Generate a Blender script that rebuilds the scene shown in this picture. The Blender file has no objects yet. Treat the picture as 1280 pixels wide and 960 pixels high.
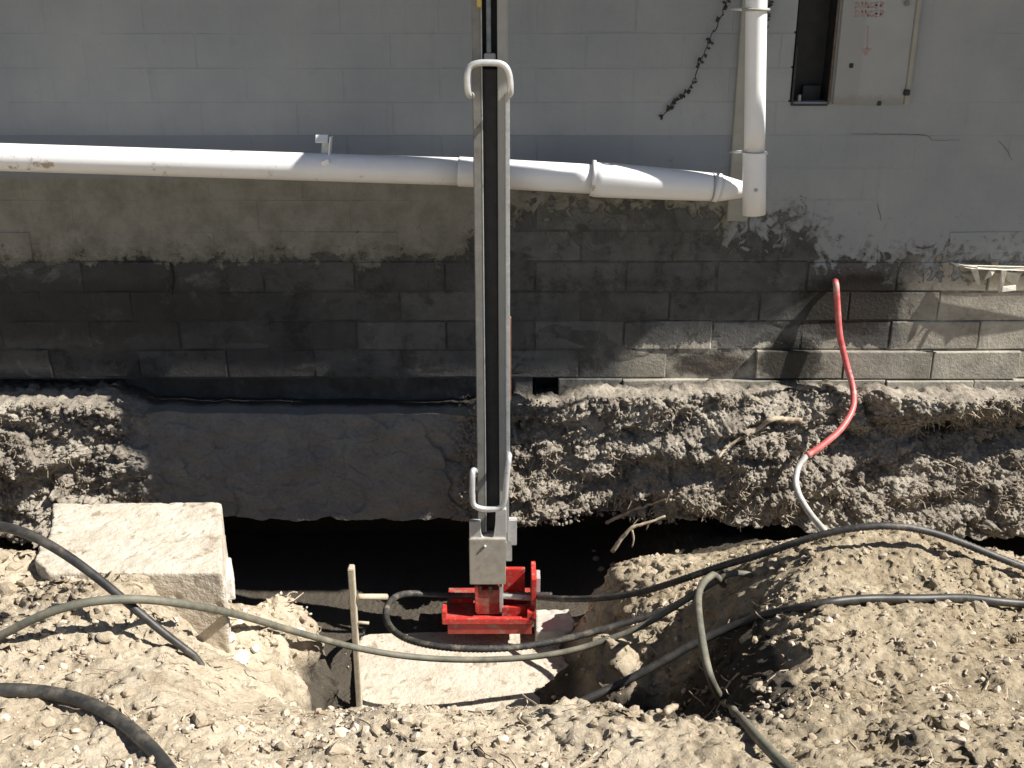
import bpy, bmesh, math, random
import numpy as np
from mathutils import Vector, Matrix
random.seed(7); RNG = np.random.default_rng(11)
R = math.radians
SC = bpy.context.scene
COL = SC.collection

# ---------------------------------------------------------------- camera
F = 1300.0; PITCH = R(20.0); CZ = 1.532; CY = -4.21
cam = bpy.data.cameras.new('camera'); camo = bpy.data.objects.new('camera', cam); COL.objects.link(camo)
cam.sensor_width = 36; cam.lens = F/1280*36; cam.clip_start = .05; cam.clip_end = 500
camo.location = (0, CY, CZ); camo.rotation_euler = (R(90)-PITCH, 0, 0)
SC.camera = camo
# ---------------------------------------------------------------- light
SUN = Vector((.90, -.20, 1.0)).normalized()
w = bpy.data.worlds.new('World'); SC.world = w; w.use_nodes = True
nt = w.node_tree; nt.nodes.clear()
sky = nt.nodes.new('ShaderNodeTexSky'); sky.sky_type = 'NISHITA'; sky.sun_disc = False; sky.air_density = .7; sky.dust_density = .3
sky.sun_elevation = math.asin(SUN.z); sky.sun_rotation = math.atan2(SUN.x, SUN.y)
bg = nt.nodes.new('ShaderNodeBackground'); bg.inputs[1].default_value = .05
wo = nt.nodes.new('ShaderNodeOutputWorld')
nt.links.new(sky.outputs[0], bg.inputs[0]); nt.links.new(bg.outputs[0], wo.inputs[0])
sl = bpy.data.lights.new('sun', 'SUN'); sl.energy = 5.0; sl.angle = R(.5); sl.color = (1, .955, .89)
so = bpy.data.objects.new('sun', sl); COL.objects.link(so)
so.rotation_euler = (-SUN).to_track_quat('-Z', 'Y').to_euler()
SC.view_settings.view_transform = 'Standard'; SC.view_settings.look = 'None'
SC.view_settings.exposure = .88; SC.view_settings.gamma = 1

# ---------------------------------------------------------------- pixel -> world helpers (photo is 1280x960)
cP, sP = math.cos(PITCH), math.sin(PITCH)
def ray(px, py):
    u = (px-640)/F; v = (py-480)/F
    return Vector((u, cP - v*sP, -sP - v*cP))
def PY(px, py, Y):
    d = ray(px, py); s = (Y-CY)/d.y
    return Vector((d.x*s, Y, CZ + d.z*s))
def PZ(px, py, Z):
    d = ray(px, py); s = (Z-CZ)/d.z
    return Vector((d.x*s, CY + d.y*s, Z))

# ---------------------------------------------------------------- noise (numpy)
def _h(ix, iy, iz, seed):
    n = (ix*374761393 + iy*668265263 + iz*2147483647 + seed*1274126177) & 0xffffffff
    n = ((n ^ (n >> 13))*1274126177) & 0xffffffff
    n = n ^ (n >> 16)
    return (n & 0xffff)/65535.0
def vnoise(x, y, z=None, seed=0):
    x = np.asarray(x, float); y = np.asarray(y, float)
    z = np.zeros_like(x) if z is None else np.asarray(z, float)
    xi, yi, zi = np.floor(x), np.floor(y), np.floor(z)
    fx, fy, fz = x-xi, y-yi, z-zi
    xi, yi, zi = xi.astype(np.int64), yi.astype(np.int64), zi.astype(np.int64)
    fx, fy, fz = [t*t*(3-2*t) for t in (fx, fy, fz)]
    r = 0
    for dx in (0, 1):
        for dy in (0, 1):
            for dz in (0, 1):
                wgt = (fx if dx else 1-fx)*(fy if dy else 1-fy)*(fz if dz else 1-fz)
                r = r + wgt*_h(xi+dx, yi+dy, zi+dz, seed)
    return r*2-1
def fbm(x, y, z=None, oct=4, seed=0, gain=.5):
    a, f, r = 1, 1, 0
    for i in range(oct):
        r = r + a*vnoise(np.asarray(x)*f+i*17.3, np.asarray(y)*f+i*5.1, None if z is None else np.asarray(z)*f, seed+i*31)
        a *= gain; f *= 2.03
    return r
def cells(x, y, seed=0, tilt=.8):      # broken facets: every cell is its own little tilted plane
    x = np.asarray(x, float); y = np.asarray(y, float); xi = np.floor(x).astype(np.int64); yi = np.floor(y).astype(np.int64)
    best = np.full(x.shape, 9.); val = np.zeros(x.shape); z = np.zeros_like(xi)
    for dx in (-1, 0, 1):
        for dy in (-1, 0, 1):
            cx, cy = xi+dx, yi+dy
            px = cx+_h(cx, cy, z, seed); py = cy+_h(cx, cy, z+1, seed)
            ex, ey = x-px, y-py; d = ex*ex+ey*ey
            v = _h(cx, cy, z+2, seed)-.5 + tilt*((_h(cx, cy, z+3, seed)-.5)*2*ex+(_h(cx, cy, z+4, seed)-.5)*2*ey) - d*.5
            m = d < best; val = np.where(m, v, val); best = np.where(m, d, best)
    return val
def sstep(a, b, x):
    t = np.clip((np.asarray(x, float)-a)/(b-a), 0, 1); return t*t*(3-2*t)

# ---------------------------------------------------------------- materials
def ramp(nt, fac, stops):
    n = nt.nodes.new('ShaderNodeValToRGB'); e = n.color_ramp.elements
    while len(e) > 1: e.remove(e[-1])
    e[0].position = stops[0][0]; e[0].color = (*stops[0][1], 1)
    for p, c in stops[1:]:
        k = e.new(p); k.color = (*c, 1)
    nt.links.new(fac, n.inputs[0]); return n.outputs[0]
class MB_:
    def __init__(s, name):
        s.m = bpy.data.materials.new(name); s.m.use_nodes = True; s.nt = s.m.node_tree
        s.b = s.nt.nodes['Principled BSDF']
        g = s.nt.nodes.new('ShaderNodeNewGeometry'); s.pos = g.outputs['Position']
    def N(s, t): return s.nt.nodes.new(t)
    def L(s, a, b): s.nt.links.new(a, b)
    def noise(s, scale, detail=4, rough=.6, dist=0, vec=None, stretch=None):
        n = s.N('ShaderNodeTexNoise'); n.inputs['Scale'].default_value = scale
        n.inputs['Detail'].default_value = detail; n.inputs['Roughness'].default_value = rough
        n.inputs['Distortion'].default_value = dist
        v = vec or s.pos
        if stretch:
            mp = s.N('ShaderNodeMapping'); mp.inputs['Scale'].default_value = stretch; s.L(v, mp.inputs[0]); v = mp.outputs[0]
        s.L(v, n.inputs['Vector']); return n.outputs['Fac']
    def math(s, op, a, b=None, c=None, clamp=False):
        n = s.N('ShaderNodeMath'); n.operation = op; n.use_clamp = clamp
        for i, q in enumerate((a, b, c)):
            if q is None: continue
            if hasattr(q, 'is_linked') or hasattr(q, 'links'): s.L(q, n.inputs[i])
            else: n.inputs[i].default_value = q
        return n.outputs[0]
    def mix(s, fac, a, b, mode='MIX'):
        n = s.N('ShaderNodeMix'); n.data_type = 'RGBA'; n.blend_type = mode
        for i, q in ((0, fac), (6, a), (7, b)):
            if isinstance(q, (int, float)): n.inputs[i].default_value = q
            elif isinstance(q, tuple): n.inputs[i].default_value = (*q, 1)
            else: s.L(q, n.inputs[i])
        return n.outputs[2]
    def mr(s, v, a, b, c=0., d=1.):
        n = s.N('ShaderNodeMapRange'); n.clamp = True; n.interpolation_type = 'SMOOTHSTEP'
        s.L(v, n.inputs[0])
        for i, q in enumerate((a, b, c, d)): n.inputs[i+1].default_value = q
        return n.outputs[0]
    def bump(s, h, strength=.4, dist=.01):
        n = s.N('ShaderNodeBump'); n.inputs['Strength'].default_value = strength; n.inputs['Distance'].default_value = dist
        s.L(h, n.inputs['Height']); s.L(n.outputs[0], s.b.inputs['Normal'])
    def out(s, col, rough=.8, metal=0., spec=None):
        if isinstance(col, tuple): s.b.inputs['Base Color'].default_value = (*col, 1)
        else: s.L(col, s.b.inputs['Base Color'])
        if isinstance(rough, (int, float)): s.b.inputs['Roughness'].default_value = rough
        else: s.L(rough, s.b.inputs['Roughness'])
        s.b.inputs['Metallic'].default_value = metal
        if spec is not None: s.b.inputs['Specular IOR Level'].default_value = spec
        return s.m
def simple(name, c1, c2, scale=20, rough=.8, metal=0., bump=.2, bd=.004, spec=None, dirt=None, dscale=9, dlo=.55, dhi=.7):
    s = MB_(name); f = s.noise(scale, 5, .65)
    c = ramp(s.nt, f, [(.35, c1), (.65, c2)])
    if dirt: c = s.mix(s.mr(s.noise(dscale, 6, .7), dlo, dhi), c, dirt)
    s.bump(s.noise(scale*4, 4, .7), bump, bd)
    return s.out(c, rough, metal, spec)

M = {}
# soil
def soil(name, dark, mid, light, scale=1.0, tone_shade=0):
    s = MB_(name)
    a = s.noise(6*scale, 6, .65); b = s.noise(45*scale, 5, .7)
    f = s.math('ADD', s.math('MULTIPLY', a, .6), s.math('MULTIPLY', b, .4))
    c = ramp(s.nt, f, [(.36, dark), (.47, mid), (.6, light)])
    v = s.N('ShaderNodeTexVoronoi'); v.inputs['Scale'].default_value = 75*scale; s.L(s.pos, v.inputs['Vector'])
    vv = s.math('MULTIPLY', s.mr(v.outputs['Distance'], .16, .3, 1, 0), s.mr(s.noise(14, 2), .5, .62))
    c = s.mix(s.math('MULTIPLY', vv, .55), c, tuple(min(1, q*1.35) for q in light))
    dk = s.mr(s.noise(28*scale, 6, .8), .62, .7)
    c = s.mix(s.math('MULTIPLY', dk, .7), c, tuple(q*.5 for q in dark))
    if tone_shade == 1:   # the right-hand spoil is browner subsoil; patches of darker earth everywhere
        sq = s.N('ShaderNodeSeparateXYZ'); s.L(s.pos, sq.inputs[0])
        xx = s.math('ADD', sq.outputs[0], s.math('MULTIPLY', s.math('SUBTRACT', s.noise(3, 5), .5), 1.2))
        c = s.mix(s.math('MULTIPLY', s.mr(xx, .15, .9), .85), c, ramp(s.nt, f, [(.36, (.205, .158, .10)), (.48, (.345, .283, .19)), (.6, (.465, .392, .28))]))
        c = s.mix(s.math('MULTIPLY', s.mr(s.noise(3.5, 7, .72), .52, .66), .55), c, (.25, .195, .125))
        c = s.mix(s.math('MULTIPLY', s.mr(s.noise(19, 7, .8), .60, .66), .6), c, (.14, .105, .07))
        c = s.mix(s.math('MULTIPLY', s.mr(s.noise(5, 6, .7), .58, .70), .5), c, (.60, .53, .42))
    if tone_shade:        # shade of the pit painted dark into the soil / greyer smooth footing face
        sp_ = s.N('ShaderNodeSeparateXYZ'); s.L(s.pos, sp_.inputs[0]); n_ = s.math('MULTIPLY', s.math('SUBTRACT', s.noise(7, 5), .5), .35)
        if tone_shade == 1:
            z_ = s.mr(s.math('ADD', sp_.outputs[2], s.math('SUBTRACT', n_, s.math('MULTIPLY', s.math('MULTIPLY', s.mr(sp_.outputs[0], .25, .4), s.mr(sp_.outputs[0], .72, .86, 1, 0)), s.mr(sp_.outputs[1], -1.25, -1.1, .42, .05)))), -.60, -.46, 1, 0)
            lit_ = s.math('MULTIPLY', s.mr(sp_.outputs[1], -1.16, -1.02), s.mr(sp_.outputs[0], .20, .30))
            z_ = s.math('MULTIPLY', z_, s.math('SUBTRACT', 1, s.math('MULTIPLY', lit_, s.mr(sp_.outputs[1], -.45, -.3, 1, 0))))
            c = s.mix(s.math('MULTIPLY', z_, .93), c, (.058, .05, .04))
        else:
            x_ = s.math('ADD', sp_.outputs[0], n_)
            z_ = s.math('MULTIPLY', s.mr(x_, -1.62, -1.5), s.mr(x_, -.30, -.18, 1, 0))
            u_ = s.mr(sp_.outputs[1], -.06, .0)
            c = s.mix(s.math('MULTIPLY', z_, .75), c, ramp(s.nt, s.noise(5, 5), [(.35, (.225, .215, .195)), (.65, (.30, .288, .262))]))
            c = s.mix(s.math('MULTIPLY', u_, .9), c, (.03, .026, .02))  # near-black paints in the shade of the undercut and behind the lip
    h = s.math('ADD', s.noise(90*scale, 6, .75), s.math('MULTIPLY', vv, .3))
    s.bump(h, .9, .012)
    return s.out(c, .95, 0, .15)
M['soil'] = soil('dry_clay_soil', (.325, .258, .178), (.485, .408, .298), (.60, .52, .395), tone_shade=1)
M['bank'] = soil('bank_soil', (.14, .12, .095), (.28, .245, .20), (.46, .415, .34), 1.3, tone_shade=2)
M['void'] = simple('near_black_core', (.03, .025, .02), (.06, .05, .04), 12, .95)  # even near-black tone for the mass behind the blocks
M['conc'] = simple('old_concrete', (.43, .375, .295), (.56, .50, .41), 10, .9, bump=.9, bd=.010, dirt=(.30, .24, .17), dscale=17, dlo=.54, dhi=.66)
M['concg'] = simple('grey_concrete', (.40, .38, .34), (.52, .49, .43), 16, .9, bump=.5, bd=.006, dirt=(.28, .24, .19))
M['clod'] = simple('clay_clod', (.30, .24, .165), (.46, .385, .28), 40, .95, bump=.8, bd=.006)
s_ = MB_('soil_crumb'); vo = s_.N('ShaderNodeTexVoronoi'); vo.inputs['Scale'].default_value = 40; s_.L(s_.pos, vo.inputs['Vector'])
M['crumb'] = s_.out(ramp(s_.nt, vo.outputs['Color'], [(.1, (.24, .185, .125)), (.5, (.42, .345, .25)), (.9, (.58, .51, .41))]), .95)
M['stone'] = simple('pale_stone', (.50, .47, .42), (.62, .59, .53), 30, .9, bump=.6, bd=.004)
M['root'] = simple('root_bark', (.28, .22, .15), (.5, .42, .31), 60, .9, bump=.7, bd=.003)
M['stake'] = simple('weathered_timber', (.38, .33, .24), (.5, .44, .33), 50, .85, bump=.4, bd=.003)
M['hoseblk'] = simple('black_rubber', (.018, .018, .018), (.05, .047, .042), 30, .5, bump=.15, bd=.002, dirt=(.17, .15, .115), dscale=7, dlo=.5, dhi=.75)
M['hosegrn'] = simple('dusty_green_hose', (.085, .085, .065), (.15, .145, .11), 25, .65, bump=.2, bd=.002, dirt=(.25, .215, .155), dscale=9, dlo=.45, dhi=.75)
M['ribbed'] = simple('ribbed_black_hose', (.02, .02, .02), (.06, .056, .05), 40, .55, bump=.2, bd=.002, dirt=(.2, .175, .13), dscale=12, dlo=.5, dhi=.7)
M['pvc'] = simple('white_pvc', (.82, .82, .81), (.87, .87, .86), 6, .35, bump=.02, dirt=(.52, .47, .40), dscale=5, dlo=.64, dhi=.78)
M['pvcd'] = simple('white_pvc_muddy', (.80, .80, .79), (.86, .86, .85), 6, .35, bump=.02, dirt=(.42, .33, .24), dscale=9, dlo=.6, dhi=.68)
M['steel'] = simple('galvanised_steel', (.42, .43, .42), (.55, .56, .54), 35, .5, .35, .1, .002, dirt=(.25, .23, .19), dscale=10)
M['zinc'] = simple('worn_zinc_handle', (.62, .62, .61), (.75, .75, .74), 40, .4, .5, .1, .001, dirt=(.35, .32, .27), dscale=20, dlo=.6, dhi=.7)
M['rail'] = simple('dull_painted_steel', (.34, .34, .31), (.38, .375, .345), 14, .6, .2, .08, .002, dirt=(.26, .235, .19), dscale=5, dlo=.6, dhi=.8)
M['raild'] = simple('shaded_grimy_steel', (.19, .185, .165), (.25, .24, .215), 18, .65, .1, .1, .002, dirt=(.15, .13, .10), dscale=6)  # left rail copy: grime, plus the side away from the sun painted darker
M['box'] = simple('dusty_jack_box', (.34, .315, .26), (.44, .41, .35), 26, .7, .1, .2, .002, dirt=(.24, .2, .15), dscale=14)
M['black'] = simple('black_steel', (.012, .012, .013), (.025, .025, .026), 20, .6)
M['rod'] = simple('blue_grey_rod', (.12, .14, .16), (.2, .22, .24), 30, .35, .6)
M['red'] = simple('red_paint', (.42, .026, .022), (.60, .045, .035), 45, .5, 0, .3, .002, dirt=(.33, .22, .16), dscale=30, dlo=.54, dhi=.64)
M['redd'] = simple('red_paint_muddy', (.30, .03, .025), (.42, .05, .04), 25, .6, 0, .1, .001, dirt=(.25, .18, .13), dscale=18, dlo=.48, dhi=.66)
M['orange'] = simple('dull_orange_hose', (.28, .12, .07), (.36, .2, .13), 20, .6)
M['yellow'] = simple('yellow_fitting', (.6, .45, .1), (.65, .5, .15), 20, .5)
M['vine'] = simple('dead_ivy', (.02, .018, .014), (.05, .042, .03), 60, .9)
M['crk'] = simple('hairline_crack', (.10, .10, .095), (.16, .16, .15), 60, .9)
M['foil'] = simple('torn_render_skin', (.55, .51, .42), (.70, .66, .56), 40, .8, bump=.5, bd=.004)
M['board'] = simple('pale_backing_strip', (.29, .285, .24), (.34, .335, .285), 14, .8, bump=.2)
M['bolt'] = simple('rusty_bolt', (.10, .07, .05), (.2, .15, .1), 40, .7, .4)
# conduit: red above, grey-white where paint is gone -> two materials
M['redc'] = simple('red_conduit', (.50, .07, .07), (.62, .15, .14), 20, .45, bump=.1, dirt=(.50, .30, .26), dscale=12, dlo=.50, dhi=.66)
M['whc'] = simple('grey_white_conduit', (.42, .41, .38), (.6, .59, .55), 20, .6, bump=.2, dirt=(.3, .25, .19), dscale=12, dlo=.5, dhi=.7)

# wall: paint / bare brick decided by a ragged line in the world, stains with shapes of their own
def wall_material(name, joint=False):
    s = MB_(name)
    sep = s.N('ShaderNodeSeparateXYZ'); s.L(s.pos, sep.inputs[0]); X, Z = sep.outputs[0], sep.outputs[2]
    xn = s.mr(X, -3, 3); 
    mrn = s.nt.nodes[-1]; mrn.interpolation_type = 'LINEAR'
    fc = s.N('ShaderNodeFloatCurve'); s.L(xn, fc.inputs[1]); cv = fc.mapping.curves[0]
    pts = [(-3, .54), (-.25, .53), (-.1, .66), (.0, .73), (.2, .74), (.5, .76), (.74, .73), (.82, .70), (.86, .63), (1.0, .655), (1.2, .66), (1.27, .53), (1.7, .50), (1.95, .515), (3, .5)]
    cp = cv.points
    cp[0].location = (0, pts[0][1]); cp[1].location = (1, pts[-1][1])
    for x, z in pts[1:-1]: cp.new((x+3)/6, z)
    for p in cp: p.handle_type = 'VECTOR'
    fc.mapping.update()
    rag = s.math('MULTIPLY', s.math('SUBTRACT', s.noise(6, 9, .78), .5), .46)
    rag = s.math('ADD', rag, s.math('MULTIPLY', s.math('MULTIPLY', s.math('SUBTRACT', s.noise(16, 3, .5, 1.5), .5), .42), s.mr(X, -.2, .0, .15, 1)))
    d = s.math('ADD', s.math('SUBTRACT', Z, fc.outputs[0]), rag)
    paintm = s.mr(d, -.006, .006)
    # painted colour
    n1 = s.noise(2.2, 5, .6); 
    pc = ramp(s.nt, n1, [(.3, (.252, .270, .282)), (.5, (.290, .306, .314)), (.7, (.33, .342, .34))])
    st = s.mr(s.noise(5, 6, .7, stretch=(3.5, 1, .35)), .52, .78)
    pc = s.mix(s.math('MULTIPLY', st, .35), pc, (.20, .20, .18))
    pits = s.mr(s.noise(55, 3, .6), .70, .76)
    pc = s.mix(s.math('MULTIPLY', pits, .5), pc, (.2, .19, .17))
    # bluish course above the pipe
    m1 = s.math('MULTIPLY', s.mr(Z, 1.046, 1.052, 1, 0), s.mr(X, .80, .94, 1, 0))
    pc = s.mix(s.math('MULTIPLY', m1, .6), pc, (.18, .205, .235))
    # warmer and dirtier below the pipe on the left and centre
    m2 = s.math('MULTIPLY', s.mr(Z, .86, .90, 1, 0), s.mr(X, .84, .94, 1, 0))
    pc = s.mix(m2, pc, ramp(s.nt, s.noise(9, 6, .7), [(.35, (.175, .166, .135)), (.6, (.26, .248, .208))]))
    # moss / dirt creeping up from the old soil line
    mz = s.math('ADD', d, s.math('MULTIPLY', s.math('SUBTRACT', s.noise(16, 8, .8), .5), .30))
    dm = s.mr(mz, .0, .10, 1, 0)
    pc = s.mix(s.math('MULTIPLY', dm, .6), pc, (.10, .095, .068))
    spots = s.math('MULTIPLY', s.mr(s.noise(26, 8, .85), .57, .62), s.mr(d, .02, .26, 1, 0))
    pc = s.mix(spots, pc, (.05, .045, .03))
    scr = s.mr(s.noise(4, 9, .8, 2.5), .498, .506); scr2 = s.mr(s.noise(4, 9, .8, 2.5), .502, .510, 1, 0)
    pc = s.mix(s.math('MULTIPLY', s.math('MULTIPLY', scr, scr2), .30), pc, (.18, .17, .15))
    blot = s.mr(s.noise(11, 9, .8), .56, .68); pc = s.mix(s.math('MULTIPLY', blot, .22), pc, (.17, .165, .15))
    oi = s.N('ShaderNodeObjectInfo')
    # bare block
    bc = ramp(s.nt, s.noise(5, 7, .7), [(.3, (.068, .066, .062)), (.5, (.108, .105, .098)), (.7, (.155, .150, .140))])
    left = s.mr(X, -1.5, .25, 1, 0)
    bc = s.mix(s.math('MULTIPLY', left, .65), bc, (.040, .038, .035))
    bc = s.mix(s.math('MULTIPLY', s.mr(s.noise(6, 8, .78), .50, .62), .55), bc, (.022, .021, .019))
    bc = s.mix(s.math('MULTIPLY', s.mr(s.noise(4.3, 8, .75, 1.), .56, .68), .45), bc, (.20, .195, .18))
    right = s.mr(s.math('ADD', X, s.math('MULTIPLY', s.noise(6, 5), .4)), 1.75, 1.95)
    low = s.math('MULTIPLY', s.mr(s.math('ADD', Z, s.math('MULTIPLY', s.math('SUBTRACT', s.noise(7, 7, .75), .5), .35)), .165, .18, 1, 0), s.mr(X, .42, .6))
    rl = s.math('MAXIMUM', right, low)
    bc = s.mix(rl, bc, ramp(s.nt, s.noise(8, 7, .75), [(.3, (.22, .20, .16)), (.5, (.37, .34, .28)), (.7, (.50, .465, .385))]))
    if not joint:
        hsv = s.N('ShaderNodeHueSaturation'); s.L(bc, hsv.inputs['Color']); s.L(s.mr(oi.outputs['Random'], 0, 1, .78, 1.22), hsv.inputs['Value']); bc = hsv.outputs[0]
    # black stain round the conduit
    def blob(cx, cz, rx, rz, k, col, c):
        dx = s.math('DIVIDE', s.math('SUBTRACT', X, cx), rx); dz = s.math('DIVIDE', s.math('SUBTRACT', Z, cz), rz)
        q = s.math('ADD', s.math('MULTIPLY', dx, dx), s.math('MULTIPLY', dz, dz))
        q = s.math('ADD', q, s.math('MULTIPLY', s.math('SUBTRACT', s.noise(12, 7, .75), .5), 2.2))
        return s.mix(s.math('MULTIPLY', s.mr(q, .5, 1.2, 1, 0), k), c, col)
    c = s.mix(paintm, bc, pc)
    c = blob(1.42, .36, .26, .15, .95, (.03, .027, .022), c)
    c = blob(1.18, .10, .14, .12, .9, (.028, .025, .02), c)
    c = blob(-1.9, .33, .9, .14, .6, (.035, .03, .026), c)
    c = blob(.84, .09, .17, .055, .85, (.055, .038, .028), c)
    c = blob(.55, .05, .10, .07, .5, (.26, .24, .19), c)
    if joint: c = s.mix(s.math('MULTIPLY', s.math('SUBTRACT', 1, paintm), s.mr(s.noise(14, 4), .4, .6, .1, .6)), c, (.05, .046, .04))
    h = s.math('ADD', s.math('MULTIPLY', paintm, .6), s.math('MULTIPLY', s.noise(70, 6, .7), s.mr(d, 0, .02, .9, .16)))
    h = s.math('ADD', h, s.math('MULTIPLY', s.noise(8, 4), .5))
    s.bump(h, .8, .008)
    return s.out(c, .85, 0, .25)
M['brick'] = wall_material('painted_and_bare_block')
M['mortar'] = wall_material('mortar', True)

# ---------------------------------------------------------------- mesh helpers
def link(name, me, mat=None, parent=None, smooth=False):
    o = bpy.data.objects.new(name, me); COL.objects.link(o)
    if mat is not None and not me.materials: me.materials.append(mat)
    if parent is not None: o.parent = parent
    if smooth:
        me.polygons.foreach_set('use_smooth', [True]*len(me.polygons))
    return o
def mesh(name, vs, fs, mat, parent=None, smooth=False):
    me = bpy.data.meshes.new(name); me.from_pydata([tuple(v) for v in vs], [], fs); me.update()
    return link(name, me, mat, parent, smooth)
def grid_mesh(name, V, mat, parent=None, smooth=True):
    nu, nv = V.shape[:2]
    me = bpy.data.meshes.new(name)
    idx = np.arange(nu*nv).reshape(nu, nv)
    q = np.stack([idx[:-1, :-1], idx[1:, :-1], idx[1:, 1:], idx[:-1, 1:]], -1).reshape(-1, 4)
    me.vertices.add(nu*nv); me.vertices.foreach_set('co', V.reshape(-1, 3).astype(np.float32).ravel())
    me.loops.add(q.size); me.loops.foreach_set('vertex_index', q.ravel().astype(np.int32))
    me.polygons.add(len(q)); me.polygons.foreach_set('loop_start', np.arange(0, q.size, 4, dtype=np.int32))
    me.update(calc_edges=True)
    return link(name, me, mat, parent, smooth)
def empty(name, loc, label=None, cat=None, group=None):
    o = bpy.data.objects.new(name, None); COL.objects.link(o); o.location = loc; o.empty_display_size = .05
    tag(o, label, cat, group); return o
def tag(o, label=None, cat=None, group=None, kind=None):
    if label: o['label'] = label
    if cat: o['category'] = cat
    if group: o['group'] = group
    if kind: o['kind'] = kind
    return o
bpy.context.view_layer.update()
def child(o, root):          # built in world coordinates, hung under root
    o.parent = root; o.matrix_parent_inverse = Matrix.Translation(root.location).inverted(); return o
def box(name, c, size, mat, root=None, bev=.002, rot=None):
    bm = bmesh.new(); bmesh.ops.create_cube(bm, size=1)
    bmesh.ops.scale(bm, vec=size, verts=bm.verts)
    if bev: bmesh.ops.bevel(bm, geom=bm.edges, offset=bev, segments=2, affect='EDGES')
    if rot: bmesh.ops.rotate(bm, cent=(0, 0, 0), matrix=rot, verts=bm.verts)
    bmesh.ops.translate(bm, vec=c, verts=bm.verts)
    me = bpy.data.meshes.new(name); bm.to_mesh(me); bm.free()
    o = link(name, me, mat)
    return child(o, root) if root else o
def prism(name, poly, y0, y1, mat, root=None, bev=.0015):    # outline in XZ, extruded along Y
    bm = bmesh.new(); vs = [bm.verts.new((x, y0, z)) for x, z in poly]
    f = bm.faces.new(vs); r = bmesh.ops.extrude_face_region(bm, geom=[f])
    bmesh.ops.translate(bm, vec=(0, y1-y0, 0), verts=[v for v in r['geom'] if isinstance(v, bmesh.types.BMVert)])
    bmesh.ops.recalc_face_normals(bm, faces=bm.faces)
    if bev: bmesh.ops.bevel(bm, geom=bm.edges, offset=bev, segments=1, affect='EDGES')
    me = bpy.data.meshes.new(name); bm.to_mesh(me); bm.free()
    o = link(name, me, mat); return child(o, root) if root else o
def spline(pts, step=.02):
    P = [Vector(p) for p in pts]; P = [P[0]*2-P[1]] + P + [P[-1]*2-P[-2]]
    out = []
    for i in range(1, len(P)-2):
        a, b, c, d = P[i-1:i+3]; n = max(2, int((c-b).length/step))
        for k in range(n):
            t = k/n
            out.append(.5*((2*b)+(c-a)*t+(2*a-5*b+4*c-d)*t*t+(3*b-a-3*c+d)*t**3))
    out.append(P[-2]); return out
def tube(name, pts, rad, mat, root=None, n=12, caps=True, smooth=True, ribs=None, wob=0):
    N = len(pts); vs = []; fs = []
    T = [(pts[min(i+1, N-1)]-pts[max(i-1, 0)]).normalized() for i in range(N)]
    up = Vector((0, 0, 1)) if abs(T[0].z) < .9 else Vector((1, 0, 0))
    nrm = (up - T[0]*up.dot(T[0])).normalized()
    for i in range(N):
        nrm = (nrm - T[i]*nrm.dot(T[i])).normalized(); bn = T[i].cross(nrm)
        r = rad(i/(N-1)) if callable(rad) else rad
        if ribs: r *= 1 + ribs*(1 if i % 2 else -1)
        for k in range(n):
            a = 2*math.pi*k/n
            rr = r*(1+wob*random.uniform(-1, 1))
            vs.append(pts[i]+(nrm*math.cos(a)+bn*math.sin(a))*rr)
    for i in range(N-1):
        for k in range(n):
            a = i*n+k; b = i*n+(k+1) % n; fs.append((a, b, b+n, a+n))
    if caps:
        fs.append(tuple(range(n))[::-1]); fs.append(tuple((N-1)*n+k for k in range(n)))
    o = mesh(name, vs, fs, mat, None, smooth)
    return child(o, root) if root else o

# ================================================================ LARGE STRUCTURE
# ---------------------------------------------------------------- terrain, from control points (photo px, py, distance plane Y)
FLOOR = -.97
cps = []
def g(px, py, Y): cps.append(PY(px, py, Y))
def a(x, y, z): cps.append(Vector((x, y, z)))
for px in (-200, 100, 400, 700, 1000, 1300, 1500): g(px, 960, -2.42)
for x in (-4.5, -3, -1.5, 0, 1.5, 3, 4.5):
    a(x, -3.4, .03); a(x, -5.2, .0)
for px in (560, 650, 750): g(px, 897, -2.02)
g(470, 893, -2.0); g(400, 885, -1.96); g(300, 880, -2.0); g(850, 905, -2.05)
# hidden front wall of the trench, then its floor
for x in (-.55, -.3, 0., .2): a(x, -1.72, -.62); a(x, -1.45, -.93)
for x in (-.62, -.3, 0, .3): a(x, -1.15, FLOOR); a(x, -.75, FLOOR); a(x, -.4, FLOOR); a(x, .0, FLOOR); a(x, .5, FLOOR)
for x in (-1.0, -1.4): a(x, -.75, FLOOR+.02); a(x, -.3, FLOOR); a(x, .4, FLOOR)
for x in (-2.4, -3.4): a(x, -.5, -.5); a(x, .3, -.6)
# left mound and pile beside the gap
g(0, 690, -1.45); g(30, 760, -1.75); g(-120, 700, -1.5); g(150, 768, -1.86); g(205, 790, -1.86); g(60, 850, -2.12); g(200, 850, -2.12); g(-150, 860, -2.15)
g(330, 840, -1.82); g(310, 775, -1.42); g(395, 770, -1.2); g(385, 830, -1.5); g(330, 765, -1.25)
g(252, 828, -1.69); g(290, 822, -1.64); g(228, 800, -1.74); g(190, 745, -1.74); g(120, 726, -1.70)
a(-.62, -1.5, -.85); a(-.60, -1.3, -.93); a(-1.05, -.95, -.75)
a(-1.75, -1.0, -.45); a(-2.3, -1.0, -.35); a(-3.3, -1.3, -.1)
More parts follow.
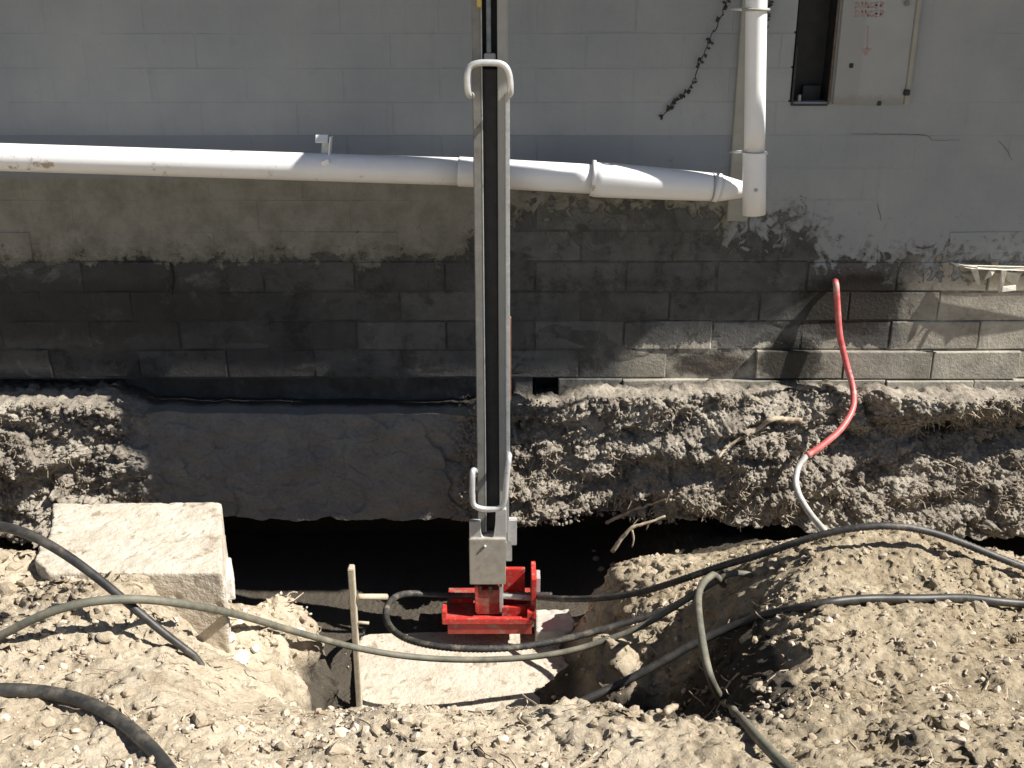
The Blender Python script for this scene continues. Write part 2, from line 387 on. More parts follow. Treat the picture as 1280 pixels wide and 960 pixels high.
# right mound
g(1060, 668, -1.02); g(1160, 672, -1.0); g(1280, 705, -1.0); g(960, 700, -1.02); g(1400, 730, -1.0)
g(1100, 745, -1.38); g(1280, 745, -1.3); g(950, 770, -1.35); g(1120, 850, -1.88); g(1280, 850, -1.88); g(1450, 850, -1.9)
g(985, 850, -1.85); g(930, 840, -1.75)
a(.50, -1.75, -.60); a(.35, -1.5, -.80); a(.50, -1.35, -.80); a(.52, -1.1, -.84)
a(1.8, -.68, -.62); a(2.5, -.68, -.62); a(3.3, -.6, -.5); a(1.6, -.2, -.8); a(2.6, -.1, -.8); a(3.3, .3, -.8); a(1.0, .45, -.7)
# soil pile at the right of the pit
g(755, 742, -.62); g(765, 720, -.58); g(830, 700, -.5); g(800, 775, -.85); g(770, 830, -1.12); g(820, 700, -.28); g(900, 690, -.38); g(985, 680, -.5); g(900, 694, -.6); a(.75, .1, -.76); a(1.2, .1, -.74); g(740, 850, -1.12); g(880, 730, -.8); g(900, 705, -.7)
C = np.array([[p.x, p.y] for p in cps]); Hh = np.array([p.z for p in cps])
def tps(r): return np.where(r > 1e-9, r*r*np.log(np.maximum(r, 1e-9)), 0)
K = tps(np.linalg.norm(C[:, None]-C[None], axis=-1)) + np.eye(len(C))*2e-3
Q = np.hstack([np.ones((len(C), 1)), C])
A = np.block([[K, Q], [Q.T, np.zeros((3, 3))]])
sol = np.linalg.solve(A, np.concatenate([Hh, np.zeros(3)]))
NX, NYg = 900, 620
gx = np.concatenate([np.linspace(-4.5, -2.4, 60)[:-1], np.linspace(-2.4, 2.4, NX-118), np.linspace(2.4, 4.5, 60)[1:]])
gy = np.concatenate([np.linspace(-5.2, -2.7, 50)[:-1], np.linspace(-2.7, -.2, NYg-80), np.linspace(-.2, .6, 32)[1:]])
GX, GY = np.meshgrid(gx, gy, indexing='ij')
Z0 = np.zeros_like(GX)
for i in range(len(C)):
    Z0 += sol[i]*tps(np.hypot(GX-C[i, 0], GY-C[i, 1]))
Z0 += sol[-3]+sol[-2]*GX+sol[-1]*GY
Z0 = np.maximum(Z0, FLOOR+.012*vnoise(GX*3, GY*3, seed=5))
Z0 = np.minimum(Z0, .12)
wob = .05*fbm(GX*4, GY*4, oct=3, seed=71)
CUT = FLOOR + np.maximum(0, np.maximum(np.maximum(7*(-.585+wob*.6-GX), 2.2*(-1.42+wob-GY)), 1.7*(GX-.32+.22*sstep(-1.2, -.95, GY)+wob)))
CUT = np.where(GY > -.95, CUT + 0*GX, CUT)
Z0 = np.minimum(Z0, np.maximum(CUT, FLOOR))
# the trench floor is trodden flat; elsewhere lumpy
flat = sstep(.06, .25, Z0-FLOOR)
lum = fbm(GX*4, GY*4, oct=3, seed=3)*.028 + np.abs(fbm(GX*16, GY*16, oct=3, seed=9))*.008
rough = sstep(-.15, .55, fbm(GX*2.2, GY*2.2, oct=2, seed=41))
clods = np.maximum(0, fbm(GX*34, GY*34, oct=3, seed=77)-.15)*.013*rough
rg2 = sstep(-.3, .5, fbm(GX*1.7+9, GY*1.7, oct=3, seed=58))
fac = cells(GX*13+.6*vnoise(GX*9, GY*9, seed=1), GY*13, 5)*.017*rg2 + cells(GX*33, GY*33+.5*vnoise(GX*20, GY*20, seed=2), 6)*.007*(.35+rg2) + cells(GX*80, GY*80, 7)*.0035
lum = lum + fac
Z0 = Z0 + (lum+clods)*(.12+.88*flat) + fbm(GX*80, GY*80, oct=2, seed=21)*.0030
def H(x, y):
    i = np.clip(np.searchsorted(gx, x)-1, 0, len(gx)-2); j = np.clip(np.searchsorted(gy, y)-1, 0, len(gy)-2)
    fx = min(1, max(0, (x-gx[i])/(gx[i+1]-gx[i]))); fy = min(1, max(0, (y-gy[j])/(gy[j+1]-gy[j])))
    return (Z0[i, j]*(1-fx)*(1-fy)+Z0[i+1, j]*fx*(1-fy)+Z0[i, j+1]*(1-fx)*fy+Z0[i+1, j+1]*fx*fy)
def G(px, py, lift=0.):
    d = ray(px, py); s = 1.2
    while s < 6:
        p = Vector((d.x*s, CY+d.y*s, CZ+d.z*s))
        if p.z - lift < H(p.x, p.y) or p.y > .4: return p
        s += .01
    return p
gzx, gzy = np.gradient(Z0, gx, gy); steep = sstep(.6, 1.6, np.hypot(gzx, gzy))
ox = (fbm(GY*14, Z0*14, GX*4, oct=4, seed=201)*.028 + cells(GY*24, Z0*24, 203)*.018)*steep
oy = (fbm(GX*14, Z0*14, GY*4, oct=4, seed=202)*.020)*steep
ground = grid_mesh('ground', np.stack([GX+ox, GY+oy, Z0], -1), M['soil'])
tag(ground, kind='structure')
# ground far away, under everything
fg = mesh('ground', [(-60, -60, -1.3), (60, -60, -1.3), (60, 60, -1.3), (-60, 60, -1.3)], [(0, 1, 2, 3)], M['soil']); tag(fg, kind='structure')
yard = mesh('yard', [(-60, -60, -.01), (60, -60, -.01), (60, -5.15, -.01), (-60, -5.15, -.01)], [(0, 1, 2, 3)], M['soil']); tag(yard, kind='structure')

# ---------------------------------------------------------------- soil bank / footing below the wall
bx_ = np.concatenate([np.linspace(-4.4, -2.5, 60)[:-1], np.linspace(-2.5, 2.5, 980), np.linspace(2.5, 4.4, 60)[1:]])
nv = 300
def interp(xs, pts): return np.interp(xs, [p[0] for p in pts], [p[1] for p in pts])
zt = interp(bx_, [(-4, -.02), (-1.68, -.03), (-1.55, -.08), (-.2, -.10), (.02, -.07), (.2, -.065), (.34, -.005), (.7, .0), (2.2, -.02), (4, -.02)])
zb = interp(bx_, [(-4, -.6), (-1.2, -.56), (-.1, -.56), (.1, -.54), (.4, -.56), (1.0, -.57), (1.5, -.6), (4, -.62)])
yt = interp(bx_, [(-4, .13), (-1.7, .13), (-1.5, .12), (-.2, .12), (.1, .11), (1, .12), (4, .12)])
yb = interp(bx_, [(-4, .33), (-1.9, .31), (-1.5, .17), (-.35, .15), (-.05, .20), (.4, .235), (1, .25), (4, .26)])
rgh = interp(bx_, [(-4, 1), (-1.7, 1), (-1.5, .12), (-.32, .12), (-.2, .6), (.0, .9), (4, .9)])
zt = zt + (.003+.009*rgh)*fbm(bx_*9, bx_*0, oct=4, seed=2); zb = zb + .022*fbm(bx_*5, bx_*0, oct=4, seed=8)
V = np.zeros((len(bx_), nv, 3)); V[:, :, 0] = bx_[:, None]
tt = np.linspace(0, 1, nv)
ka, kb, kc = .12, .80, .90
for j, t in enumerate(tt):
    if t < ka:
        q = t/ka; V[:, j, 1] = .06 + (-yt-.06)*q; V[:, j, 2] = zt + .03*(1-q)*rgh
    elif t < kb:
        q = (t-ka)/(kb-ka); V[:, j, 1] = -yt + (yt-yb)*q**.9; V[:, j, 2] = zt+(zb-zt)*q
    elif t < kc:
        q = (t-kb)/(kc-kb); V[:, j, 1] = -yb + (yb+.45)*q; V[:, j, 2] = zb + .03*q
    else:
        q = (t-kc)/(1-kc); V[:, j, 1] = .45+.05*q; V[:, j, 2] = zb+.03-(.6)*q
X_, Y_, Z_ = V[..., 0], V[..., 1], V[..., 2]
T2 = np.broadcast_to(tt[None], X_.shape); rr = rgh[:, None]
env = sstep(.06, .14, T2)*(1-sstep(.80, .86, T2))
# slanted strata running down to the right, clods and root tufts
u = X_*.94+Z_*.34; v_ = Z_*.94-X_*.34
big = fbm(X_*2.3, Z_*4.5, oct=3, seed=15)*.075 + fbm(u*3.2, v_*14, oct=3, seed=4)*.045
patch = sstep(-.35, .45, fbm(X_*2.6+4, Z_*5, oct=3, seed=19))
mid = cells(X_*11+.5*vnoise(X_*8, Z_*8, seed=3), Z_*13+X_*3, 31, 1.0)*.040 + cells(X_*30, Z_*30+.5*vnoise(X_*20, Z_*20, seed=4), 32)*.017*(.3+patch) + np.maximum(0, fbm(X_*48, Z_*40, oct=3, seed=66))*.017*patch + cells(X_*75, Z_*75, 33)*.005
fine = fbm(X_*95, Z_*95, oct=2, seed=90)*.006
hol = interp(bx_, [(-4, 0), (1.25, 0), (1.45, 1), (2.4, 1), (2.8, .4), (4, 0)])[:, None]*np.exp(-((Z_+.17)/.085)**2)*.085
hol = hol + interp(bx_, [(-4, 0), (.1, 0), (.25, 1), (.55, 1), (.75, 0)])[:, None]*np.exp(-((Z_+.16)/.04)**2)*.03
disp = env*((big+mid)*(.06+.94*rr) + fine*(.25+.75*rr) - hol)
V[..., 1] -= disp
V[..., 2] += .4*env*fine + (1-sstep(.05, .13, T2))*(.12+.88*rr)*(.010*fbm(X_*30, Y_*30, oct=3, seed=33)+.016*cells(X_*22, Y_*22, 38))
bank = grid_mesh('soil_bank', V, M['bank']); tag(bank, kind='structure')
def BANKY(x, z):
    i = int(np.clip(np.searchsorted(bx_, x), 0, len(bx_)-1)); col = V[i]
    sel = np.arange(int(ka*nv), int(kb*nv)); k = sel[np.argmin(abs(col[sel, 2]-z))]
    return col[k, 1]
def BK(px, py, lift=0.):
    Y = -.2
    for _ in range(6):
        p = PY(px, py, Y); Y = BANKY(p.x, p.z)-lift
    return PY(px, py, Y)

# ---------------------------------------------------------------- block wall
wall = empty('block_wall', (0, 0, -.1), 'long block wall painted grey above and bare dark block below', 'wall')
LB, HB, JT = .376, .128, .007
Zb0 = .027; X0 = .849
def brick_mesh(L, seed, worn=False):
    rnd = random.Random(seed); bm = bmesh.new(); bmesh.ops.create_cube(bm, size=1)
    bmesh.ops.scale(bm, vec=(L-JT, .09, HB-JT), verts=bm.verts)
    fe = [e for e in bm.edges if all(v.co.y < 0 for v in e.verts)]
    bmesh.ops.bevel(bm, geom=fe, offset=.003 if worn else .0011, segments=1, affect='EDGES')
    for v in bm.verts:
        k = .0022 if worn else .0004
        v.co.x += rnd.uniform(-k, k); v.co.z += rnd.uniform(-k, k); v.co.y += rnd.uniform(-k, k)*.5
    bmesh.ops.translate(bm, vec=(0, .045, 0), verts=bm.verts)
    me = bpy.data.meshes.new('brick'); bm.to_mesh(me); bm.free(); me.materials.append(M['brick']); return me
smooth_b = [brick_mesh(LB, i) for i in range(4)]; worn_b = [brick_mesh(LB, 50+i, True) for i in range(8)]
holes = []    # (course, x0, x1) left open
slot0, slot1 = PY(988, 132, 0), PY(1036, 132, 0)
for k in range(-1, 14):
    zc = Zb0 + (k+.5)*HB
    off = X0 if k % 2 else X0+LB/2
    for i in range(-11, 8):
        xc = off + (i+.5)*LB
        if abs(xc) > 3.25: continue
        if k == -1 and xc < -.02: continue
        low = k <= 4
        if k == -1 and xc-LB/2 < .21 and xc+LB/2 > .09:
            hx0, hx1 = PY(670, 485, 0).x, PY(698, 485, 0).x
            for (p, q) in ((xc-LB/2, hx0), (hx1, xc+LB/2)):
                if q-p > .012:
                    o = link('brick', brick_mesh(q-p+JT-.002, 800+i, True), None); child(o, wall); o.location = ((p+q)/2, -.004, zc)
            continue
        if zc > slot0.z+.02 and xc+LB/2 > slot0.x and xc-LB/2 < slot1.x:     # cut round the recess
            l, r = xc-LB/2, xc+LB/2
            for (p, q) in ((l, slot0.x-.004), (slot1.x+.004, r)):
                if q-p > .03:
                    o = link('brick', brick_mesh(q-p+JT, 900+i), None); o.location = ((p+q)/2, 0, zc); child(o, wall); o.location = ((p+q)/2, 0, zc)
            continue
        me = random.choice(worn_b if low else smooth_b)
        o = link('brick', me); child(o, wall)
        yo = random.uniform(-.0035, .0025) if low else random.uniform(-.0004, .0004)
        if k in (0,) and 1.2 < xc < 2.3: yo -= .018
        if k == 0 and .7 < xc < 1.0: yo += .014
        if k == -1: yo -= random.uniform(.01, .03)
        o.location = (xc, yo, zc+random.uniform(-.001, .001))
        if low: o.rotation_euler = (random.uniform(-.008, .008), random.uniform(-.004, .004), random.uniform(-.006, .006))
# mortar: nearly flush where painted, raked back where bare
xs = np.linspace(-3.4, 3.4, 500); zs = np.concatenate([np.linspace(-.12, .9, 160), np.linspace(.9, 1.82, 40)[1:]])
MX, MZ = np.meshgrid(xs, zs, indexing='ij')
rec = np.where(MZ > .55, .0009+.0012*fbm(MX*3, MZ*3, oct=3, seed=75), .0034+.004*fbm(MX*6, MZ*14, oct=4, seed=55))
rec = np.where(MX > 1.5, rec+.003*(MZ < .5), rec)
rec = rec + .05*((MZ < .02) & (MX < .0))
def cut(Vv, cond):
    return Vv
VM = np.stack([MX, rec, MZ], -1)
mo = grid_mesh('mortar', VM, M['mortar'])
bm = bmesh.new(); bm.from_mesh(mo.data)
kill = [f for f in bm.faces if (slot0.x-.004 < f.calc_center_median().x < slot1.x+.004 and f.calc_center_median().z > slot0.z)
        or (PY(670, 480, 0).x-.012 < f.calc_center_median().x < PY(698, 480, 0).x+.012 and PY(680, 503, 0).z < f.calc_center_median().z < PY(680, 467, 0).z)]
bmesh.ops.delete(bm, geom=kill, context='FACES'); bm.to_mesh(mo.data); bm.free()
child(mo, wall)
# mass of the wall above and beside the part in view
for nm, c, s in (('upper_wall', (0, .13, 2.35), (14, .2, 1.10)), ('side_wall', (-5.2, .13, .9), (3.7, .2, 1.9)), ('side_wall', (5.2, .13, .9), (3.7, .2, 1.9)),
                 ):
    child(box(nm, c, s, M['brick'], bev=0), wall)
child(box('wall_core', (0, .25, .86), (6.8, .02, 1.95), M['void'], bev=0), wall)
# roof overhang above the picture: its edge shades the wall but clears the pipes; the flap in its outline is added only to cast shade on bank and pipe
ZE = 2.3
poly = [(-6, 0), (-6, -.45), (.42, -.45), (.42, -.56), (.45, -.62), (.60, -.70), (.86, -.71), (.95, -.685), (1.25, -.69), (1.4, -.74), (2.15, -.76), (2.42, -.61), (2.2, -.595), (1.6, -.59), (1.5, -.565), (1.1, -.545), (.80, -.505), (.56, -.475), (.54, -.45), (2.4, -.45), (2.45, -.415), (2.9, -.41), (3.0, -.38), (9, -.37), (9, 0)]
bm = bmesh.new(); vs = [bm.verts.new((x, y+.02 if y == 0 else y, ZE)) for x, y in poly]; f = bm.faces.new(vs)
r = bmesh.ops.extrude_face_region(bm, geom=[f]); bmesh.ops.translate(bm, vec=(0, 0, .05), verts=[v for v in r['geom'] if isinstance(v, bmesh.types.BMVert)])
bmesh.ops.recalc_face_normals(bm, faces=bm.faces)
me = bpy.data.meshes.new('eave_shade_caster'); bm.to_mesh(me); bm.free()
ro = link('eave_shade_caster', me, M['rail']); tag(ro, kind='structure')

# ================================================================ OBJECTS
# ---------------------------------------------------------------- recess and cover panel at upper right
rs = empty('wall_recess', (1.1, 0, 1.2), 'narrow dark vertical recess with a thin steel edging, left of the faded sign panel', 'recess')
xl, xr, zb_ = slot0.x, slot1.x, slot0.z
ztop = 1.80
child(mesh('lining', [(xl, 0, zb_), (xl, 0, ztop), (xl, .12, ztop), (xl, .12, zb_), (xr, 0, zb_), (xr, 0, ztop), (xr, .12, ztop), (xr, .12, zb_)],
     [(0, 1, 2, 3), (4, 7, 6, 5), (3, 2, 6, 7), (0, 3, 7, 4)], M['black']), rs)
def edge(p, q, wd, name='edging', mat='bolt'):
    c = (Vector(p)+Vector(q))/2; d = Vector(q)-Vector(p)
    box(name, c, (wd if abs(d.x) < .01 else abs(d.x), .012, wd if abs(d.z) < .01 else abs(d.z)), M[mat], rs, .001)
edge((xl+.004, -.003, zb_), (xl+.004, -.003, zb_+.22), .008, mat='black'); edge((xr-.004, -.003, zb_+.005), (xr-.004, -.003, ztop), .006)
edge((xl+.008, -.004, zb_+.003), (xr-.008, -.004, zb_+.003), .007, mat='black')
box('bracket_stub', (xl+.038, .03, zb_+.025), (.012, .03, .03), M['board'], rs, .002)
box('inner_board', (xl+.10, .09, zb_+.04), (.07, .02, .06), M['black'], rs, .002)

pn = empty('cover_panel', (1.4, 0, 1.4), 'flat painted cover panel with faded red lettering and a red arrow pointing down', 'sign')
pa, pb = PY(1040, 130, 0), PY(1128, 130, 0)
s_ = MB_('panel_paint'); sepx = s_.N('ShaderNodeSeparateXYZ'); s_.L(s_.pos, sepx.inputs[0])
cc = ramp(s_.nt, s_.noise(6, 5, .6), [(.3, (.29, .305, .308)), (.7, (.34, .348, .34))])
cc = s_.mix(s_.math('MULTIPLY', s_.mr(sepx.outputs[0], pa.x+.09, pa.x+.10, 1, 0), .55), cc, (.27, .268, .245))
cc = s_.mix(s_.math('MULTIPLY', s_.mr(s_.math('ADD', sepx.outputs[2], s_.math('MULTIPLY', s_.noise(30, 4), .06)), pa.z+.04, pa.z+.07, 1, 0), .5), cc, (.19, .18, .14))
M['panel'] = s_.out(cc, .8)
box('sheet', ((pa.x+pb.x)/2, -.006, (pa.z+1.82)/2), (pb.x-pa.x, .014, 1.82-pa.z), M['panel'], pn, .002)
box('side_trim', (pb.x+.010, -.008, (pa.z+1.82)/2), (.02, .02, 1.82-pa.z), M['board'], pn, .003)
box('hinge_foot', (pb.x+.004, -.02, pa.z+.045), (.022, .02, .022), M['black'], pn, .003)
bpy_t = simple('faded_red_print', (.31, .215, .205), (.33, .26, .25), 60, .8)
yfs = -.0135
def stroke(name, pts, wd, root=pn):
    vs = []; fs = []
    for i in range(len(pts)-1):
        p, q = Vector(pts[i]), Vector(pts[i+1]); d = (q-p).normalized(); n = Vector((-d.z, 0, d.x))*wd/2
        b = len(vs); vs += [p-n, p+n, q+n, q-n]; fs.append((b, b+1, b+2, b+3))
    return vs, fs
def glyphs(name, x0p, x1p, y0p, y1p, n):
    vs = []; fs = []; A_ = PY(x0p, y1p, yfs); B_ = PY(x1p, y0p, yfs); cw = (B_.x-A_.x)/n; hh = B_.z-A_.z
    rnd = random.Random(x0p+y0p)
    shapes = [[(0, 0), (0, 1), (.7, .8), (.7, .2), (0, 0)], [(0, 0), (.35, 1), (.7, 0)], [(0, 0), (0, 1), (.7, 0), (.7, 1)], [(.7, .9), (.1, .9), (0, .1), (.7, .1), (.7, .5)],
              [(.7, 1), (0, 1), (0, .5), (.5, .5), (0, .5), (0, 0), (.7, 0)], [(0, 0), (0, 1), (.7, .9), (.6, .5), (0, .5), (.7, 0)]]
    for i in range(n):
        sh = shapes[i % 6]; v, f = stroke('', [(A_.x+cw*(i+a_*.9), yfs, A_.z+hh*b_) for a_, b_ in sh], .0055)
        base = len(vs); vs += v; fs += [tuple(base+t for t in ff) for ff in f]
    child(mesh(name, vs, fs, bpy_t), pn)
glyphs('lettering', 1069, 1107, 3, 10, 6); glyphs('lettering', 1069, 1107, 13, 21, 6)
ar = [(1085, 33), (1084, 62)]
v, f = stroke('', [PY(1085, 32, yfs), PY(1084.0, 61, yfs)], .006)
b = len(v); hd = [PY(1076, 60, yfs), PY(1090, 60, yfs), PY(1082, 71, yfs)]; v += hd; f.append((b, b+1, b+2))
child(mesh('arrow', v, f, bpy_t), pn)
for px, py in ((1064, 82), (1099, 129)):
    p = PY(px, py, -.012); box('screw', p, (.016, .008, .018), M['black'], pn, .002)
p = PY(1134, 4, -.02); box('red_cap', p, (.020, .012, .020), M['raild'], pn, .004)

# vent hole box
vh = empty('weep_hole', (.13, 0, .0), 'small square dark weep hole low in the wall just right of the mast', 'vent')
x0, x1, z0, z1 = PY(670, 480, 0).x, PY(698, 480, 0).x, PY(680, 500, 0).z, PY(680, 470, 0).z
child(mesh('sleeve', [(x0, .004, z0), (x1, .004, z0), (x1, .004, z1), (x0, .004, z1), (x0, .14, z0), (x1, .14, z0), (x1, .14, z1), (x0, .14, z1)],
     [(0, 1, 5, 4), (1, 2, 6, 5), (2, 3, 7, 6), (3, 0, 4, 7), (4, 5, 6, 7)], M['black']), vh)
box('lintel_piece', ((x0+x1)/2, .045, z1+.012), (x1-x0+.004, .088, .024), M['brick'], vh, .002)

# ---------------------------------------------------------------- pipes
YP = -.24
hp = empty('drain_pipe', PY(0, 200, YP), 'long white plastic drain pipe sloping gently along the wall below the painted part', 'pipe')
def pp(px, py, Y=YP): return PY(px, py, Y)
L0 = pp(-330, 186); L1 = pp(575, 214.5)
tube('pipe_run', [L0+(L1-L0)*t for t in np.linspace(0, 1, 24)], .052, M['pvcd'], hp, 28)
L2 = pp(742, 224)
tube('pipe_joint', [L1+(L2-L1)*t for t in (-.01, 0, .5, 1)], .0555, M['pvc'], hp, 28)
L3 = pp(892, 234)
tube('pipe_reducer', [L2+(L3-L2)*t for t in np.linspace(0, 1, 16)], lambda t: .0665-.014*t**1.3, M['pvc'], hp, 28)
L3b = pp(899, 235); tube('collar', [L3, L3b], .0545, M['pvc'], hp, 28)
L4 = pp(938, 238)
tube('spigot', [L3b+(L4-L3b)*t for t in np.linspace(0, 1, 8)], lambda t: .051-.026*t, M['pvc'], hp, 24)
tube('joint_ring', [pp(739, 222.3), pp(743, 222.6)], .0685, M['pvcd'], hp, 28)
tube('joint_ring', [pp(889, 233.8), pp(891, 233.9)], .0540, M['rail'], hp, 28)
# hanger
hg = empty('pipe_hanger', PY(403, 195, -.1), 'small white bracket standing up over the drain pipe', 'bracket')
def hb(name, x0p, y0p, x1p, y1p, Y, dep, mat, rot=None):
    A_, B_ = PY(x0p, y0p, Y), PY(x1p, y1p, Y)
    box(name, (A_+B_)/2, (abs(B_.x-A_.x), dep, abs(A_.z-B_.z)), M[mat], hg, .001, rot)
hb('top_plate', 394, 168, 410, 179, -.25, .006, 'pvc', Matrix.Rotation(R(-38), 3, 'X'))
hb('stem', 401, 178, 412, 201, -.235, .006, 'steel', Matrix.Rotation(R(8), 3, 'Y'))
hb('side_web', 411, 170, 414.5, 200, -.235, .045, 'pvc', Matrix.Rotation(R(8), 3, 'Y'))
hb('foot', 410, 197, 421, 201, -.25, .05, 'pvc')
hb('lower_clip', 402, 200, 412, 206, -.29, .02, 'pvc', Matrix.Rotation(R(-20), 3, 'Y'))

YD = -.33
dp = empty('downpipe', PY(943, 270, YD), 'white plastic downpipe standing upright, ending open above the dirt line', 'pipe')
d0, d1, d2 = PY(947, -120, YD), PY(943, 190, YD), PY(942.5, 268, YD)
tube('upper_pipe', [d0+(d1-d0)*t for t in np.linspace(0, 1, 10)], .0375, M['pvc'], dp, 28)
tube('lower_pipe', [d1, d1+(d2-d1)*.5, d2, d2, d1], lambda t: (.043, .043, .043, .036, .036)[int(round(t*4))], M['pvc'], dp, 28, caps=False)
tube('screw', [PY(945, 238, YD-.040), PY(945, 238, YD-.047)], .007, M['steel'], dp, 10)
for py in (191, 12):
    c = PY(943.5 if py > 100 else 945, py, YD)
    pts = [c+Vector((.0445*math.sin(t), -.0445*math.cos(t), 0)) for t in np.linspace(-2.4, 2.4, 20)]
    tube('clip_ring', pts, .0035 if py > 100 else .005, M['pvc' if py > 100 else 'rail'], dp, 6)
    e = PY(911, py-1, -.03); tube('clip_arm', [c+Vector((-.038, .03, 0)), e], .005, M['pvcd'], dp, 6)
bb = PY(921, 276, -.012)
bk = tag(box('backing_strip', (0, 0, 0), (.085, .02, 1.05), M['board'], bev=.003), 'pale flat strip fixed to the wall behind and left of the downpipe', 'strip')
bk.location = (PY(921, 276, -.01).x, -.010, bb.z+.525)

# ---------------------------------------------------------------- climbing plant
def vine(name, path, label, seed, leaf=26):
    rnd = random.Random(seed); root = empty(name, PY(*path[0], -.01), label, 'plant')
    pts = [PY(x, y, -.012+rnd.uniform(-.006, .004)) for x, y in path]; sp = spline(pts, .012)
    sp = [p+Vector((rnd.gauss(0, .003), 0, rnd.gauss(0, .003))) for p in sp]
    tube('stem', sp, .0020, M['vine'], root, 5, wob=.3)
    vs = []; fs = []
    for i in range(leaf):
        p = rnd.choice(sp); a_ = rnd.uniform(0, 6.28); l = rnd.uniform(.008, .02)
        d = Vector((math.cos(a_), -.5*rnd.random(), math.sin(a_))); n = Vector((-d.z, -.3, d.x))
        b_ = len(vs); vs += [p, p+d*l*.5+n*l*.35, p+d*l, p+d*l*.5-n*l*.35]; fs.append((b_, b_+1, b_+2, b_+3))
    tag(child(mesh('leaf_tufts', vs, fs, M['vine']), root), kind='stuff')
vine('creeper', [(912, -14), (903, 15), (893, 38), (884, 60), (874, 80), (866, 104), (855, 118), (838, 132), (828, 146)], 'dead dark creeper stem trailing down the wall left of the downpipe', 4, 60)
vine('creeper', [(968, -20), (962, 2), (957, 18), (956, 35), (953, 52)], 'short tuft of dead creeper just right of the downpipe top', 9, 46)

# cracks: thin dark hairlines in relief on the wall
def crack(path, label, seed, wd=.0013):
    rnd = random.Random(seed); pts = [PY(x, y, -.0012) for x, y in path]; sp = spline(pts, .012)
    sp = [p+Vector((rnd.gauss(0, .0012), 0, rnd.gauss(0, .0012))) for p in sp]
    o = tube('wall_crack', sp, lambda t: wd*(.5+.5*math.sin(3.14*t)), M['vine'], None, 5); o.data.materials[0] = M['vine'] if wd > .004 else M['crk']; tag(o, label, 'crack')
crack([(1063, 167), (1100, 168), (1158, 169), (1164, 175), (1200, 175)], 'thin dark stepped crack in the painted wall below the sign panel', 1)
crack([(1248, 176), (1258, 186), (1265, 200)], 'short slanting crack near the right edge of the wall', 2)
crack([(1097, 255), (1099, 265), (1101, 276)], 'tiny upright crack low in the painted wall', 3)
crack([(213, 328), (215, 345), (214, 368)], 'black open upright joint in the dark blockwork at left', 5, .009)

# ---------------------------------------------------------------- torn render at the right
tr = empty('torn_render', PY(1230, 335, -.02), 'torn pale strips of render skin hanging off the wall at the right edge', 'render')
def flap(name, outline, y0, y1, mat='foil'):
    vs = []; n = len(outline)
    for (px, py, yy) in outline: vs.append(PY(px, py, yy))
    for (px, py, yy) in outline: vs.append(PY(px, py, yy)+Vector((0, .006, .002)))
    fs = [tuple(range(n)), tuple(range(2*n-1, n-1, -1))]+[(i, i+n, (i+1) % n+n, (i+1) % n) for i in range(n)]
    return child(mesh(name, vs, fs, M[mat]), tr)
flap('lip', [(1188, 328, -.008), (1206, 332, -.035), (1290, 334, -.06), (1400, 334, -.05), (1400, 340, -.05), (1290, 339, -.065), (1215, 336, -.05), (1196, 333, -.02)], 0, 0)
flap('strip', [(1212, 333, -.04), (1222, 334, -.05), (1226, 356, -.06), (1222, 357, -.055)], 0, 0)
flap('strip', [(1238, 336, -.05), (1246, 336, -.05), (1240, 345, -.06), (1231, 350, -.05)], 0, 0)
flap('strip', [(1252, 338, -.06), (1259, 338, -.065), (1253, 364, -.075), (1248, 366, -.07)], 0, 0)
flap('strip', [(1254, 359, -.07), (1270, 357, -.07), (1270, 363, -.08), (1252, 365, -.075)], 0, 0)
flap('strip', [(1256, 340, -.05), (1276, 342, -.06), (1270, 362, -.055), (1259, 350, -.04)], 0, 0)

# ---------------------------------------------------------------- press mast
YM = -.45
def mz(py, Y=YM): return PY(614, py, Y).z
mast = empty('press_mast', PY(615, 728, YM), 'tall grey steel press mast with a dark central slot and two loop handles', 'jack')
mcx = PY(615.5, 480, YM).x
zbot, ztp = mz(660), 1.72
yf = YM-.045
def mbox(name, x0p, x1p, y0, y1, z0, z1, mat, ref=480, bev=.003):
    xa, xb = PY(x0p, ref, y0).x, PY(x1p, ref, y0).x
    return box(name, ((xa+xb)/2, (y0+y1)/2, (z0+z1)/2), (xb-xa, y1-y0, z1-z0), M[mat], mast, bev)
mbox('rail', 595, 605, yf, yf+.10, zbot, ztp, 'raild'); mbox('rail', 623.5, 636, yf, yf+.10, zbot, ztp, 'rail')
mbox('rail_lip', 605, 606.5, yf+.002, yf+.02, zbot, ztp, 'steel'); mbox('rail_lip', 632, 637.5, yf-.006, yf+.02, mz(600), mz(118), 'steel')
mbox('back_plate', 605, 624, yf+.075, yf+.095, zbot, ztp, 'black', bev=0)
mbox('slot_cover', 606, 623, yf+.03, yf+.05, zbot, mz(86), 'black')
mbox('ram_rod', 611.5, 616.5, yf+.02, yf+.045, mz(66), ztp, 'rod'); mbox('rod_end', 608.5, 621.5, yf+.01, yf+.05, mz(76), mz(66), 'rail')
mbox('yellow_tip', 601, 606.5, yf-.012, yf, mz(9), mz(-12), 'yellow')
mbox('pressure_hose', 636.5, 639, yf+.03, yf+.05, mz(500), mz(395), 'orange')
